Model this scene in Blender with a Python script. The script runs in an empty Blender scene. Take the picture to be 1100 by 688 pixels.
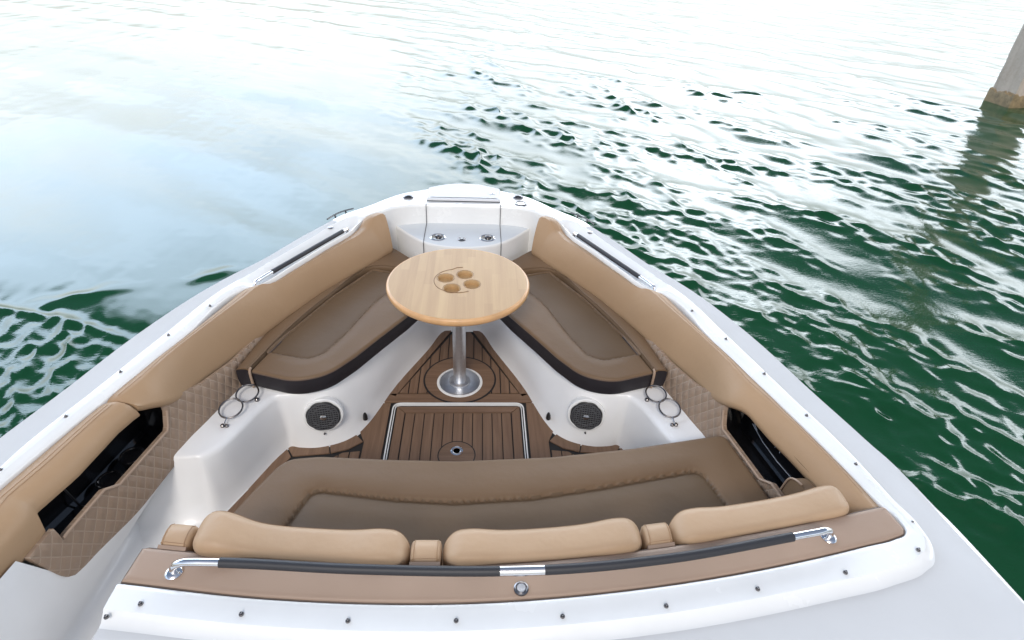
import bpy, math, random
import numpy as np
from mathutils import Vector, Matrix, geometry
random.seed(4); rng = np.random.default_rng(7)
S = bpy.context.scene
C = S.collection
PI = math.pi

# ------------------------------------------------------------------ materials
def nodes_of(name):
    m = bpy.data.materials.new(name); m.use_nodes = True
    nt = m.node_tree; b = nt.nodes['Principled BSDF']
    return m, nt, b
def N(nt, typ, **kw):
    n = nt.nodes.new(typ)
    for k, v in kw.items():
        if k in n.inputs.keys(): n.inputs[k].default_value = v
        else: setattr(n, k, v)
    return n
def math_n(nt, op, a, b=None, c=None):
    n = nt.nodes.new('ShaderNodeMath'); n.operation = op
    for i, v in enumerate((a, b, c)):
        if v is None: continue
        if isinstance(v, (int, float)): n.inputs[i].default_value = v
        else: nt.links.new(v, n.inputs[i])
    return n.outputs[0]
def mixcol(nt, fac, a, b, blend='MIX'):
    n = nt.nodes.new('ShaderNodeMix'); n.data_type = 'RGBA'; n.blend_type = blend
    for sock, v in ((n.inputs[0], fac), (n.inputs[6], a), (n.inputs[7], b)):
        if isinstance(v, (int, float)): sock.default_value = v
        elif isinstance(v, tuple): sock.default_value = v if len(v) == 4 else (*v, 1)
        else: nt.links.new(v, sock)
    return n.outputs[2]
def mat(name, col, rough=.5, metal=0, coat=0, var=0.0, vscale=3.0, bump=0.0, bscale=200.0, spec=.5, detail=4, rvar=0.0):
    m, nt, b = nodes_of(name)
    b.inputs['Base Color'].default_value = (*col, 1); b.inputs['Roughness'].default_value = rough
    b.inputs['Metallic'].default_value = metal; b.inputs['Coat Weight'].default_value = coat
    b.inputs['Coat Roughness'].default_value = .08
    b.inputs['Specular IOR Level'].default_value = spec
    tc = N(nt, 'ShaderNodeTexCoord')
    if var > 0 or rvar > 0:
        n = N(nt, 'ShaderNodeTexNoise', Scale=vscale, Detail=detail, Roughness=.6)
        nt.links.new(tc.outputs['Object'], n.inputs['Vector'])
        if var > 0:
            r = N(nt, 'ShaderNodeMapRange'); nt.links.new(n.outputs['Fac'], r.inputs[0])
            r.inputs[1].default_value = .3; r.inputs[2].default_value = .7
            o = mixcol(nt, r.outputs[0], tuple(c*(1-var) for c in col), tuple(min(1, c*(1+var)) for c in col))
            nt.links.new(o, b.inputs['Base Color'])
        if rvar > 0:
            r = N(nt, 'ShaderNodeMapRange'); nt.links.new(n.outputs['Fac'], r.inputs[0])
            r.inputs[1].default_value = .3; r.inputs[2].default_value = .7
            r.inputs[3].default_value = rough-rvar; r.inputs[4].default_value = rough+rvar
            nt.links.new(r.outputs[0], b.inputs['Roughness'])
    if bump > 0:
        n = N(nt, 'ShaderNodeTexNoise', Scale=bscale, Detail=3.0)
        nt.links.new(tc.outputs['Object'], n.inputs['Vector'])
        bp = N(nt, 'ShaderNodeBump', Strength=bump, Distance=.002)
        nt.links.new(n.outputs['Fac'], bp.inputs['Height']); nt.links.new(bp.outputs[0], b.inputs['Normal'])
    return m

def vinyl(name, col, rough=.42, wr=.25):
    """upholstery leather: fine pebble grain, faint wrinkles, slight tone drift"""
    m, nt, b = nodes_of(name)
    tc = N(nt, 'ShaderNodeTexCoord')
    v = N(nt, 'ShaderNodeTexVoronoi', Scale=420.0); nt.links.new(tc.outputs['Object'], v.inputs['Vector'])
    w = N(nt, 'ShaderNodeTexNoise', Scale=9.0, Detail=3.0, Roughness=.55); nt.links.new(tc.outputs['Object'], w.inputs['Vector'])
    b1 = N(nt, 'ShaderNodeBump', Strength=.18, Distance=.0012); nt.links.new(v.outputs['Distance'], b1.inputs['Height'])
    b2 = N(nt, 'ShaderNodeBump', Strength=wr, Distance=.012); nt.links.new(w.outputs['Fac'], b2.inputs['Height'])
    nt.links.new(b1.outputs[0], b2.inputs['Normal']); nt.links.new(b2.outputs[0], b.inputs['Normal'])
    d = N(nt, 'ShaderNodeTexNoise', Scale=2.2, Detail=5.0); nt.links.new(tc.outputs['Object'], d.inputs['Vector'])
    r = N(nt, 'ShaderNodeMapRange'); nt.links.new(d.outputs['Fac'], r.inputs[0]); r.inputs[1].default_value = .3; r.inputs[2].default_value = .7
    nt.links.new(mixcol(nt, r.outputs[0], tuple(c*.93 for c in col), tuple(c*1.07 for c in col)), b.inputs['Base Color'])
    b.inputs['Roughness'].default_value = rough
    b.inputs['Specular IOR Level'].default_value = .22
    return m

def quilt(name, col, thread):
    m, nt, b = nodes_of(name)
    uv = N(nt, 'ShaderNodeUVMap'); sp = N(nt, 'ShaderNodeSeparateXYZ'); nt.links.new(uv.outputs[0], sp.inputs[0])
    u = math_n(nt, 'DIVIDE', sp.outputs[0], .050); v = math_n(nt, 'DIVIDE', sp.outputs[1], .072)
    def fam(sgn):
        s = math_n(nt, 'ADD', u, v) if sgn > 0 else math_n(nt, 'SUBTRACT', u, v)
        f = math_n(nt, 'FRACT', s); return math_n(nt, 'ABSOLUTE', math_n(nt, 'SUBTRACT', f, .5))   # .5 at the stitch
    a, c = fam(1), fam(-1)
    mx = math_n(nt, 'MAXIMUM', a, c)
    pill = math_n(nt, 'MULTIPLY', math_n(nt, 'SUBTRACT', .5, a), math_n(nt, 'SUBTRACT', .5, c))
    pill = math_n(nt, 'POWER', pill, .35)
    bp = N(nt, 'ShaderNodeBump', Strength=.6, Distance=.016); nt.links.new(pill, bp.inputs['Height']); nt.links.new(bp.outputs[0], b.inputs['Normal'])
    line = math_n(nt, 'GREATER_THAN', mx, .462); gap = math_n(nt, 'LESS_THAN', mx, .485)
    nt.links.new(mixcol(nt, math_n(nt, 'MULTIPLY', math_n(nt, 'MULTIPLY', line, gap), .75), col, thread), b.inputs['Base Color'])
    b.inputs['Roughness'].default_value = .5
    return m

def wood(name, dark, light, axis='Y', scale=1.0, rough=.45, strip=None, coat=0.0):
    """long grain along one axis; optional strip width gives glued staves of different tone along X"""
    m, nt, b = nodes_of(name)
    tc = N(nt, 'ShaderNodeTexCoord'); mp = N(nt, 'ShaderNodeMapping'); nt.links.new(tc.outputs['Object'], mp.inputs[0])
    sc = {'Y': (60, 2.5, 60), 'X': (2.5, 60, 60)}[axis]
    mp.inputs['Scale'].default_value = tuple(s*scale for s in sc)
    n = N(nt, 'ShaderNodeTexNoise', Scale=1.0, Detail=6.0, Roughness=.65, Distortion=.4); nt.links.new(mp.outputs[0], n.inputs['Vector'])
    r = N(nt, 'ShaderNodeMapRange'); nt.links.new(n.outputs['Fac'], r.inputs[0]); r.inputs[1].default_value = .25; r.inputs[2].default_value = .75
    fac = r.outputs[0]
    sp = N(nt, 'ShaderNodeSeparateXYZ'); nt.links.new(tc.outputs['Object'], sp.inputs[0])
    if strip:
        ax, ay = (sp.outputs[0], sp.outputs[1]) if axis == 'Y' else (sp.outputs[1], sp.outputs[0])
        k = math_n(nt, 'FLOOR', math_n(nt, 'DIVIDE', ax, strip))
        off = math_n(nt, 'MULTIPLY', math_n(nt, 'SINE', math_n(nt, 'MULTIPLY', k, 12.9898)), 4.37)
        k2 = math_n(nt, 'FLOOR', math_n(nt, 'ADD', math_n(nt, 'DIVIDE', ay, .34), off))
        h = math_n(nt, 'FRACT', math_n(nt, 'MULTIPLY', math_n(nt, 'SINE', math_n(nt, 'ADD', math_n(nt, 'MULTIPLY', k, 78.233), math_n(nt, 'MULTIPLY', k2, 37.719))), 437.5453))
        fac = math_n(nt, 'ADD', math_n(nt, 'MULTIPLY', fac, .62), math_n(nt, 'MULTIPLY', h, .38))
    nt.links.new(mixcol(nt, fac, dark, light), b.inputs['Base Color'])
    bp = N(nt, 'ShaderNodeBump', Strength=.25, Distance=.001); nt.links.new(n.outputs['Fac'], bp.inputs['Height']); nt.links.new(bp.outputs[0], b.inputs['Normal'])
    b.inputs['Roughness'].default_value = rough; b.inputs['Coat Weight'].default_value = coat
    return m

M = {}
M['gel'] = mat('white_gelcoat', (.79, .79, .775), .24, coat=.3, var=.03, vscale=5.0, rvar=.07)
M['liner'] = mat('liner_gelcoat', (.80, .795, .785), .3, coat=.2, var=.025, vscale=3.0)
M['deck'] = mat('deck_grey', (.555, .555, .552), .75, var=.025, vscale=4.0, bump=.12, bscale=600.0, spec=.1)
M['tan'] = vinyl('tan_vinyl', (.375, .245, .143), .45)
M['cream'] = vinyl('cream_vinyl', (.455, .312, .197), .42, .5)
M['brown'] = vinyl('brown_vinyl', (.168, .107, .062), .50, .25)
M['brown_shaded'] = vinyl('brown_vinyl_shaded', (.124, .081, .047), .50, .25)  # copy of the seat vinyl with shade painted into its colour
M['brown_lit'] = vinyl('brown_vinyl_lit', (.35, .25, .185), .42, .12)  # seat vinyl again, lightened: sheen from the sky put into the colour
M['band'] = vinyl('charcoal_vinyl', (.022, .019, .022), .45, .15)
M['quilt'] = quilt('quilted_vinyl', (.275, .19, .13), (.46, .36, .27))
M['pipe'] = mat('dark_piping', (.10, .065, .045), .5)
M['seam'] = mat('brown_thread', (.33, .20, .105), .6)
M['lightpipe'] = mat('light_piping', (.34, .24, .17), .5)
M['teak'] = wood('teak_decking', (.125, .070, .041), (.225, .135, .082), 'Y', 1.0, .55)
M['teakx'] = wood('teak_decking_cross', (.125, .070, .041), (.225, .135, .082), 'X', 1.0, .55)
M['caulk'] = mat('black_caulk', (.012, .011, .011), .6)
M['oak'] = wood('oiled_table_wood', (.36, .212, .095), (.52, .345, .168), 'Y', .45, .5, strip=.043, coat=.03)
M['oakedge'] = mat('table_rim_wood', (.62, .36, .17), .38, var=.12, vscale=14.0, coat=.15)
M['groove'] = mat('engraved_wood', (.20, .11, .05), .6)
M['chrome'] = mat('polished_steel', (.72, .72, .73), .12, metal=1, rvar=.04, vscale=6)
M['brushed'] = mat('brushed_aluminium', (.68, .70, .73), .36, metal=1, var=.06, vscale=40)
M['darksteel'] = mat('dark_steel_wire', (.22, .21, .21), .25, metal=1)
M['rubber'] = mat('black_grip', (.022, .022, .026), .5, bump=.2, bscale=400)
M['gloss'] = mat('black_gloss_plastic', (.006, .006, .007), .12, coat=.5)
M['black'] = mat('black_plastic', (.012, .012, .013), .4)
M['grille'] = mat('grey_grille', (.065, .065, .07), .45)
M['mark'] = mat('pale_marking', (.38, .40, .43), .5)
M['bottom'] = mat('hull_white', (.76, .78, .80), .2, coat=.3)

# ------------------------------------------------------------------ helpers
def obj(name, verts, faces, m, parent=None, smooth=35, uv=None, mats=None, fmat=None, pivot=None):
    me = bpy.data.meshes.new(name)
    me.from_pydata([tuple(map(float, v)) for v in verts], [], [tuple(map(int, f)) for f in faces])
    for mm in ([m] if mats is None else mats): me.materials.append(M[mm] if isinstance(mm, str) else mm)
    if fmat is not None: me.polygons.foreach_set('material_index', fmat)
    if uv is not None:
        l = me.uv_layers.new(name='UVMap')
        vi = np.empty(len(me.loops), int); me.loops.foreach_get('vertex_index', vi)
        l.data.foreach_set('uv', np.asarray(uv, float)[vi].ravel())
    me.validate(); me.update()
    import bmesh
    bm = bmesh.new(); bm.from_mesh(me)
    bmesh.ops.recalc_face_normals(bm, faces=bm.faces); bm.to_mesh(me); bm.free()
    if smooth:
        me.shade_smooth(); me.set_sharp_from_angle(angle=math.radians(smooth))
    o = bpy.data.objects.new(name, me); C.objects.link(o)
    if parent is not None:
        o.parent = parent
        w = parent.location if parent.type == 'EMPTY' else Vector((0, 0, 0))
        o.matrix_parent_inverse = Matrix.Translation(-w)
    return o
def tag(o, label=None, cat=None, group=None, kind=None):
    if label: o['label'] = label
    if cat: o['category'] = cat
    if group: o['group'] = group
    if kind: o['kind'] = kind
    return o
def empty(name, loc, label, cat, group=None):
    o = bpy.data.objects.new(name, None); C.objects.link(o); o.location = loc; o.empty_display_size = .1
    return tag(o, label, cat, group)

def curve(pts, per=6, closed=False):
    """chord-length cubic Hermite (monotone-ish) through N-D points"""
    P = np.asarray(pts, float); n = len(P)
    if closed: P = np.vstack([P[-1:], P, P[:2]])
    d = np.maximum(np.linalg.norm(np.diff(P[:, :min(3, P.shape[1])], axis=0), axis=1), 1e-6)
    t = np.r_[0, np.cumsum(d)]
    sl = np.diff(P, axis=0)/d[:, None]
    T = np.empty_like(P); T[0] = sl[0]; T[-1] = sl[-1]
    for i in range(1, len(P)-1):
        T[i] = (sl[i-1]*d[i]+sl[i]*d[i-1])/(d[i-1]+d[i])
    out = []
    rngi = range(1, n+1) if closed else range(len(P)-1)
    for i in rngi:
        for k in range(per):
            s = k/per; h = d[i]
            out.append((2*s**3-3*s**2+1)*P[i]+(s**3-2*s**2+s)*h*T[i]+(-2*s**3+3*s**2)*P[i+1]+(s**3-s**2)*h*T[i+1])
    if not closed: out.append(P[-1])
    return np.array(out)
def resample(P, n, closed=True):
    P = np.asarray(P, float)
    Q = np.vstack([P, P[:1]]) if closed else P
    d = np.r_[0, np.cumsum(np.linalg.norm(np.diff(Q, axis=0), axis=1))]
    t = np.linspace(0, d[-1], n, endpoint=not closed)
    return np.stack([np.interp(t, d, Q[:, k]) for k in range(Q.shape[1])], 1)
def round_poly(pts, rad, seg=7):
    P = [np.array(p, float) for p in pts]; n = len(P); out = []
    if isinstance(rad, (int, float)): rad = [rad]*n
    for i in range(n):
        a, b, c = P[i-1], P[i], P[(i+1) % n]; r = rad[i]
        if r <= 0: out.append(b); continue
        u = a-b; v = c-b; lu = np.linalg.norm(u); lv = np.linalg.norm(v); u /= lu; v /= lv
        ang = math.acos(np.clip(u@v, -1, 1))
        L = min(r/math.tan(ang/2), lu*.45, lv*.45)
        p0 = b+u*L; p1 = b+v*L
        for k in range(seg+1):
            t = k/seg; out.append((1-t)**2*p0+2*t*(1-t)*b+t*t*p1)
    return np.array(out)
def inset(P, d):
    """offset a closed CCW 2-D polygon inwards by d"""
    P = np.asarray(P, float); a = np.roll(P, 1, 0); c = np.roll(P, -1, 0)
    t = c-a; t /= np.maximum(np.linalg.norm(t, axis=1), 1e-9)[:, None]
    nrm = np.stack([-t[:, 1], t[:, 0]], 1)
    return P+nrm*d
def ccw(P):
    P = np.asarray(P, float)
    a = np.sum(P[:, 0]*np.roll(P[:, 1], -1)-np.roll(P[:, 0], -1)*P[:, 1])
    return P if a > 0 else P[::-1].copy()
def grid_faces(nr, nc, closed=False):
    f = []
    for i in range(nr-1):
        for j in range(nc if closed else nc-1):
            k = (j+1) % nc
            f.append((i*nc+j, i*nc+k, (i+1)*nc+k, (i+1)*nc+j))
    return f
def loft(rings, closed=False, cap0=False, cap1=False):
    R = np.asarray(rings, float); nr, nc = R.shape[:2]
    f = grid_faces(nr, nc, closed)
    if cap0: f.append(tuple(range(nc))[::-1])
    if cap1: f.append(tuple((nr-1)*nc+j for j in range(nc)))
    return R.reshape(-1, 3), f
def join(parts):
    V = []; F = []
    for v, f in parts:
        o = len(V); V += [tuple(x) for x in v]; F += [tuple(i+o for i in q) for q in f]
    return V, F
def z3(P, z):
    P = np.asarray(P, float); return np.c_[P, np.full(len(P), z)]
def tube(pts, r, seg=10, closed=False, caps=True):
    P = np.asarray(pts, float); n = len(P)
    if closed: T = np.roll(P, -1, 0)-np.roll(P, 1, 0)
    else: T = np.gradient(P, axis=0)
    T /= np.maximum(np.linalg.norm(T, axis=1), 1e-9)[:, None]
    up = np.array([0, 0, 1.]) if abs(T[0][2]) < .9 else np.array([1., 0, 0])
    rings = []; prev = None
    for i in range(n):
        a = up-(up@T[i])*T[i] if prev is None else prev-(prev@T[i])*T[i]
        a /= np.linalg.norm(a); prev = a; b = np.cross(T[i], a)
        ri = r[i] if hasattr(r, '__len__') else r
        rings.append([P[i]+ri*(math.cos(2*PI*k/seg)*a+math.sin(2*PI*k/seg)*b) for k in range(seg)])
    if closed: rings.append(rings[0])
    return loft(rings, True, caps and not closed, caps and not closed)
def lathe(prof, loc=(0, 0, 0), seg=32, mtx=None):
    """prof: list of (radius, height) from bottom to top, closed by fans where radius is 0"""
    rings = [[(r*math.cos(2*PI*k/seg), r*math.sin(2*PI*k/seg), h) for k in range(seg)] for r, h in prof]
    v, f = loft(rings, True, prof[0][0] > 0, prof[-1][0] > 0)
    v = np.array(v)
    if mtx is not None: v = v@np.array(mtx.to_3x3()).T
    return v+np.array(loc, float), f
def box(c, s, rot=0):
    x, y, z = s[0]/2, s[1]/2, s[2]/2
    v = np.array([(-x, -y, -z), (x, -y, -z), (x, y, -z), (-x, y, -z), (-x, -y, z), (x, -y, z), (x, y, z), (-x, y, z)])
    cr, sr = math.cos(rot), math.sin(rot)
    v = v@np.array([[cr, sr, 0], [-sr, cr, 0], [0, 0, 1]])+np.array(c)
    return v, [(0, 3, 2, 1), (4, 5, 6, 7), (0, 1, 5, 4), (1, 2, 6, 5), (2, 3, 7, 6), (3, 0, 4, 7)]
def bev(o, w=.004, seg=3, ang=40):
    b = o.modifiers.new('Bevel', 'BEVEL'); b.width = w; b.segments = seg; b.limit_method = 'ANGLE'; b.angle_limit = math.radians(ang)
    return o
def mx(P, s):
    P = np.array(P, float).copy(); P[..., 0] *= s; return P
def frame(normal, up=(0, 0, 1)):
    n = Vector(normal).normalized(); x = Vector(up).cross(n).normalized(); y = n.cross(x)
    return Matrix((x, y, n)).transposed()

# ================================================================== THE BOAT
boat = empty('motorboat', (0, 0, 0), 'white open-bow motorboat with tan and brown upholstery floating on green water', 'boat')

# -------- deck: inner edge | outer edge of the raised coaming | gunwale edge, bow centre to stern quarter
TR = [((0, 3.58), (0, 3.62), (0, 3.965)), ((.14, 3.58), (.14, 3.62), (.14, 3.945)), ((.26, 3.575), (.268, 3.615), (.265, 3.88)), ((.38, 3.55), (.405, 3.59), (.43, 3.79)),
      ((.45, 3.52), (.48, 3.56), (.52, 3.70)), ((.505, 3.47), (.545, 3.51), (.60, 3.60)), ((.56, 3.43), (.61, 3.465), (.675, 3.52)),
      ((.615, 3.36), (.685, 3.405), (.755, 3.435)), ((.635, 3.32), (.715, 3.37), (.785, 3.40)), ((.655, 3.25), (.77, 3.29), (.835, 3.325)),
      ((.77, 3.03), (.875, 3.07), (.955, 3.10)), ((.90, 2.77), (1.01, 2.80), (1.085, 2.83)), ((1.01, 2.57), (1.095, 2.62), (1.195, 2.65)),
      ((1.075, 2.51), (1.142, 2.535), (1.245, 2.56)), ((1.19, 2.11), (1.265, 2.13), (1.405, 2.155)), ((1.314, 1.70), (1.375, 1.715), (1.515, 1.73)),
      ((1.38, 1.464), (1.44, 1.475), (1.58, 1.49)), ((1.45, 1.173), (1.492, 1.178), (1.645, 1.19))]
# (inner z, dip depth, ridge z, drop after ridge)
TZ = [(.652, 0, .655, .004)]*8 + [(.64, .03, .655, .008), (.632, .04, .655, .012), (.632, .04, .655, .012), (.632, .035, .655, .013), (.632, .02, .655, .014),
      (.64, 0, .655, .015), (.64, 0, .655, .016), (.64, 0, .656, .016), (.642, 0, .658, .017), (.645, 0, .66, .018)]
TZ[7] = (.645, .006, .655, .004); TZ[8] = (.636, .03, .655, .006)
SA = [((1.462, 1.11), (1.500, 1.11), (1.672, 1.0)), ((1.462, 1.085), (1.503, 1.062), (1.69, .8)), ((1.448, 1.062), (1.484, 1.014), (1.705, .6)), ((1.40, 1.042), (1.435, .975), (1.74, 0)),
      ((1.30, 1.02), (1.315, .935), (1.745, -1)), ((1.097, .977), (1.115, .894), (1.3, -1)), ((.595, .899), (.61, .815), (.65, -1)),
      ((.07, .864), (.075, .782), (.08, -1)), ((-.47, .889), (-.46, .808), (-.45, -1)), ((-.874, .943), (-.874, .862), (-.93, -1))]
SZ = [(.655, 0, .662, .019), (.657, 0, .664, .020), (.66, 0, .666, .022), (.66, 0, .666, .024)]+[(.66, 0, .667, .026)]*6
PA = [((1.47, 1.10), (1.525, 1.10), (1.665, 1.10)), ((1.50, .85), (1.555, .85), (1.70, .85)), ((1.55, .3), (1.605, .3), (1.735, .3)), ((1.57, -1), (1.625, -1), (1.76, -1))]
PZ = [(.645, 0, .66, .018)]*4
def deck_rows(tri, tz, s):
    D = np.array([list(sum(t, ()))+list(zz) for t, zz in zip(tri, tz)]); D[:, [0, 2, 4]] *= s
    return D
st = deck_rows(TR+SA, TZ+SZ, 1); pt = deck_rows(TR[1:]+PA, TZ[1:]+PZ, -1)
D = curve(np.vstack([pt[::-1], st]), 6)
rows = []
for d in D:
    I, R1, G = d[0:2], d[2:4], d[4:6]; zi, dip, zr, dr = d[6:]; dip = max(dip, 0); bl = min(dip/.02, 1)
    w = R1-I; lw = np.linalg.norm(w); u = w/lw
    g = G-R1; lg = np.linalg.norm(g); gu = g/lg
    e = min(.012, lw*.25)
    ka = float(np.clip((1.2-I[1])/.1, 0, 1)) if I[0] > -1 else 0.0   # 1 on the aft deck, 0 along the sides
    o1, o2, o3, o4 = .006, .009+.013*ka, .013+.021*ka, .009+.013*ka
    up = .006
    rows.append([(*I, zi-.05), (*I, zi-.006), (*(I+u*e*.4), zi+.002), (*(I+u*e), zi+up*(1-bl)), (*(I+u*(e+.012)), bl*(zi+up+.002-dip*.8)+(1-bl)*(zr-.001)),
                 (*(I+w*.5), zr-dip*1.0), (*(I+w*.72), zr-dip*.35), (*(R1-u*.004), zr), (*(R1+gu*o1*.6), zr-dr*.3), (*(R1+gu*min(o2, lg*.3)), zr-dr*.9), (*(R1+gu*min(o3, lg*.4)), zr-dr),
                 (*(R1+gu*lg*.6), zr-dr-.001), (*(G-gu*o4*1.6), zr-dr-.002), (*(G-gu*.007), zr-dr-.009), (*G, zr-dr-.024), (*(G+gu*.002), zr-dr-.07)])
v, f = loft(rows)
nc = len(rows[0]); fm = [1 if (q % (nc-1)) in (10, 11) and D[q//(nc-1), 1] < 3.27 else 0 for q in range(len(f))]
obj('deck', v, f, None, boat, 40, mats=['gel', 'deck'], fmat=fm)
# -------- hull sides
ko = [i for i, d in enumerate(D) if not (d[5] < -.95 and d[4] < 1.7 and d[4] > -1.7)]
hr = []
for i in ko:
    G = D[i, 4:6]; zt = D[i, 8]-D[i, 9]-.06
    k = np.clip((G[1]-1.0)/3.0, 0, 1)
    c = np.array([0, min(G[1], 1.5)]); dirv = c-G; dirv = dirv/np.linalg.norm(dirv)
    ins = .12+.42*k
    hr.append([(*(G), zt), (*(G+dirv*ins*.10), zt-.12), (*(G+dirv*ins*.45), zt-.55), (*(G+dirv*ins), zt-1.1), (*(G+dirv*(ins+.25)), zt-1.45)])
v, f = loft(hr); obj('hull', v, f, 'bottom', boat, 50)

# -------- bow inner face below the deck edge
bi = curve([(-.60, 3.37), (-.56, 3.43), (-.505, 3.47), (-.45, 3.52), (-.38, 3.55), (-.26, 3.575), (0, 3.58), (.26, 3.575), (.38, 3.55), (.45, 3.52), (.505, 3.47), (.56, 3.43), (.60, 3.37)], 5)
v, f = loft([z3(bi-[0, 0], .648), z3(bi-[0, .004], .60), z3(bi-[0, .010], .50), z3(bi-[0, .02], .20)])
obj('bow_bulkhead', v, f, 'gel', boat)
# crescent step with the drink holders
ca = curve([(-.475, 3.56), (-.40, 3.46), (-.33, 3.375), (-.20, 3.265), (0, 3.222), (.20, 3.265), (.33, 3.375), (.40, 3.46), (.475, 3.56)], 6)
back = np.array([(.48, 3.60), (-.48, 3.60)])
outl = np.vstack([ca, back])
def ring_in(d): return np.vstack([ca+np.array([0, 1.])*d, back])
v, f = loft([z3(ring_in(0), .10), z3(ring_in(0), .515), z3(ring_in(.004), .526), z3(ring_in(.013), .531)], True, False, True)
M['lid'] = mat('lid_gelcoat', (.64, .645, .65), .45, var=.02, spec=.25)
M['step'] = mat('bow_step_grey', (.60, .63, .65), .4, var=.02)
obj('bow_step', v, f, 'gel', boat, 40, mats=['gel', 'step'], fmat=[0]*(len(f)-1)+[1])
for s in (-1, 1):
    x = s*.158
    cup = obj('cup_holder', *lathe([(.052, 0), (.052, .004), (.046, .006), (.041, .003)], (x, 3.357, .5312), 28), 'chrome', boat)
    obj('cup_well', *lathe([(.0405, .0), (.0405, .0035)], (x, 3.357, .532), 28), 'gloss', cup)
    obj('cup_insert', *lathe([(.022, 0), (.020, .010), (.006, .013)], (x+.004, 3.362, .5358), 16), 'darksteel', cup)
pl = obj('drain_cap', *lathe([(.026, 0), (.026, .005), (.018, .007)], (-.005, 3.332, .5312), 20), 'darksteel', boat)
obj('cap_centre', *lathe([(.013, 0), (.012, .003)], (-.005, 3.332, .5385), 16), 'gloss', pl)
# dark joints of the walk-through panel
for s in (-1, 1):
    x = s*.245
    pth = [(x, 3.60, .6605), (x, 3.572, .655), (x, 3.566, .60), (x, 3.558, .536), (x, 3.52, .533), (x, 3.32, .533), (x*1.0, 3.287, .525), (x*1.0, 3.283, .44)]
    v, f = tube(pth, .0026, 6); obj('panel_joint', v, f, 'grille', boat)
# anchor locker lid
lid = ccw(round_poly([(-.247, 3.655), (.247, 3.655), (.252, 3.86), (.19, 3.90), (.11, 3.94), (0, 3.955), (-.11, 3.94), (-.19, 3.90), (-.252, 3.86)], [.012, .012, .03, .05, .1, .1, .1, .05, .03]))
lid = resample(lid, 90)
v, f = loft([z3(lid, .640), z3(lid, .662), z3(inset(lid, .004), .668), z3(inset(lid, .014), .671), z3(inset(lid, .03), .6715)], True, False, True)
lo = obj('anchor_locker_lid', v, f, 'lid', boat)
lt = obj('latch', *lathe([(.020, 0), (.020, .003), (.015, .004)], (.192, 3.765, .672), 20), 'brushed', lo)
obj('latch_slot', *box((.197, 3.763, .677), (.014, .008, .002)), 'black', lo)
v, f = tube([(-.246, 3.643, .660), (.246, 3.643, .660)], .003, 6); obj('hinge_gap', v, f, 'black', lo)
# bow fittings
def disc_light(x, y, z, nm='deck_light'):
    a = obj(nm, *lathe([(.036, 0), (.036, .008), (.030, .012), (.024, .010)], (x, y, z), 24), 'darksteel', boat)
    obj('lens', *lathe([(.0235, 0), (.022, .006), (.010, .009)], (x, y, z+.009), 20), 'gloss', a)
disc_light(-.375, 3.715, .650); disc_light(.372, 3.755, .650)
a = obj('filler_cap', *lathe([(.042, 0), (.042, .006), (.034, .009), (.030, .005)], (.385, 3.64, .650), 28), 'darksteel', boat)
obj('cap_plate', *lathe([(.0295, 0), (.0295, .004)], (.385, 3.64, .6515), 24), 'gel', a)
for s in (-1, 1):
    fl = obj('flush_light', *lathe([(.017, 0), (.017, .004), (.012, .005)], (s*.79, 3.222, .650), 16), 'darksteel', boat)
    # cleat at the gunwale edge
    A = np.array([s*.842, 3.367, .638]); B = np.array([s*.712, 3.540, .638])
    P = [A+(B-A)*t+np.array([s*.008*math.sin(PI*t), .006*math.sin(PI*t), .006*math.sin(PI*t)]) for t in np.linspace(0, 1, 12)]
    v, f = tube(P, .0048, 8)
    cl = obj('mooring_cleat', v, f, 'darksteel', boat)
    for t in (.3, .7):
        q = A+(B-A)*t
        obj('cleat_post', *tube([(q[0]-s*.004, q[1]-.004, .60), (q[0], q[1], .640)], .006, 8), 'darksteel', cl)

# -------- side bolsters
BS = [((1.314, 1.70), (1.20, 1.70), .645, .605), ((1.302, 1.74), (1.178, 1.74), .648, .585), ((1.288, 1.79), (1.155, 1.785), .65, .555), ((1.27, 1.85), (1.145, 1.845), .65, .52), ((1.24, 1.96), (1.128, 1.985), .65, .475), ((1.19, 2.11), (1.066, 2.19), .65, .45),
      ((1.10, 2.41), (.945, 2.478), .65, .45), ((1.077, 2.495), (.91, 2.555), .65, .45), ((1.060, 2.530), (.895, 2.59), .648, .45), ((1.030, 2.562), (.88, 2.62), .632, .45), ((1.004, 2.590), (.865, 2.65), .624, .45),
      ((.897, 2.77), (.782, 2.818), .622, .45), ((.767, 3.03), (.62, 3.067), .622, .45), ((.660, 3.235), (.505, 3.24), .624, .45), ((.637, 3.290), (.485, 3.275), .632, .45), ((.622, 3.335), (.475, 3.29), .654, .45),
      ((.605, 3.370), (.467, 3.303), .668, .45), ((.557, 3.425), (.455, 3.32), .672, .45), ((.518, 3.450), (.446, 3.335), .670, .452)]
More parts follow.
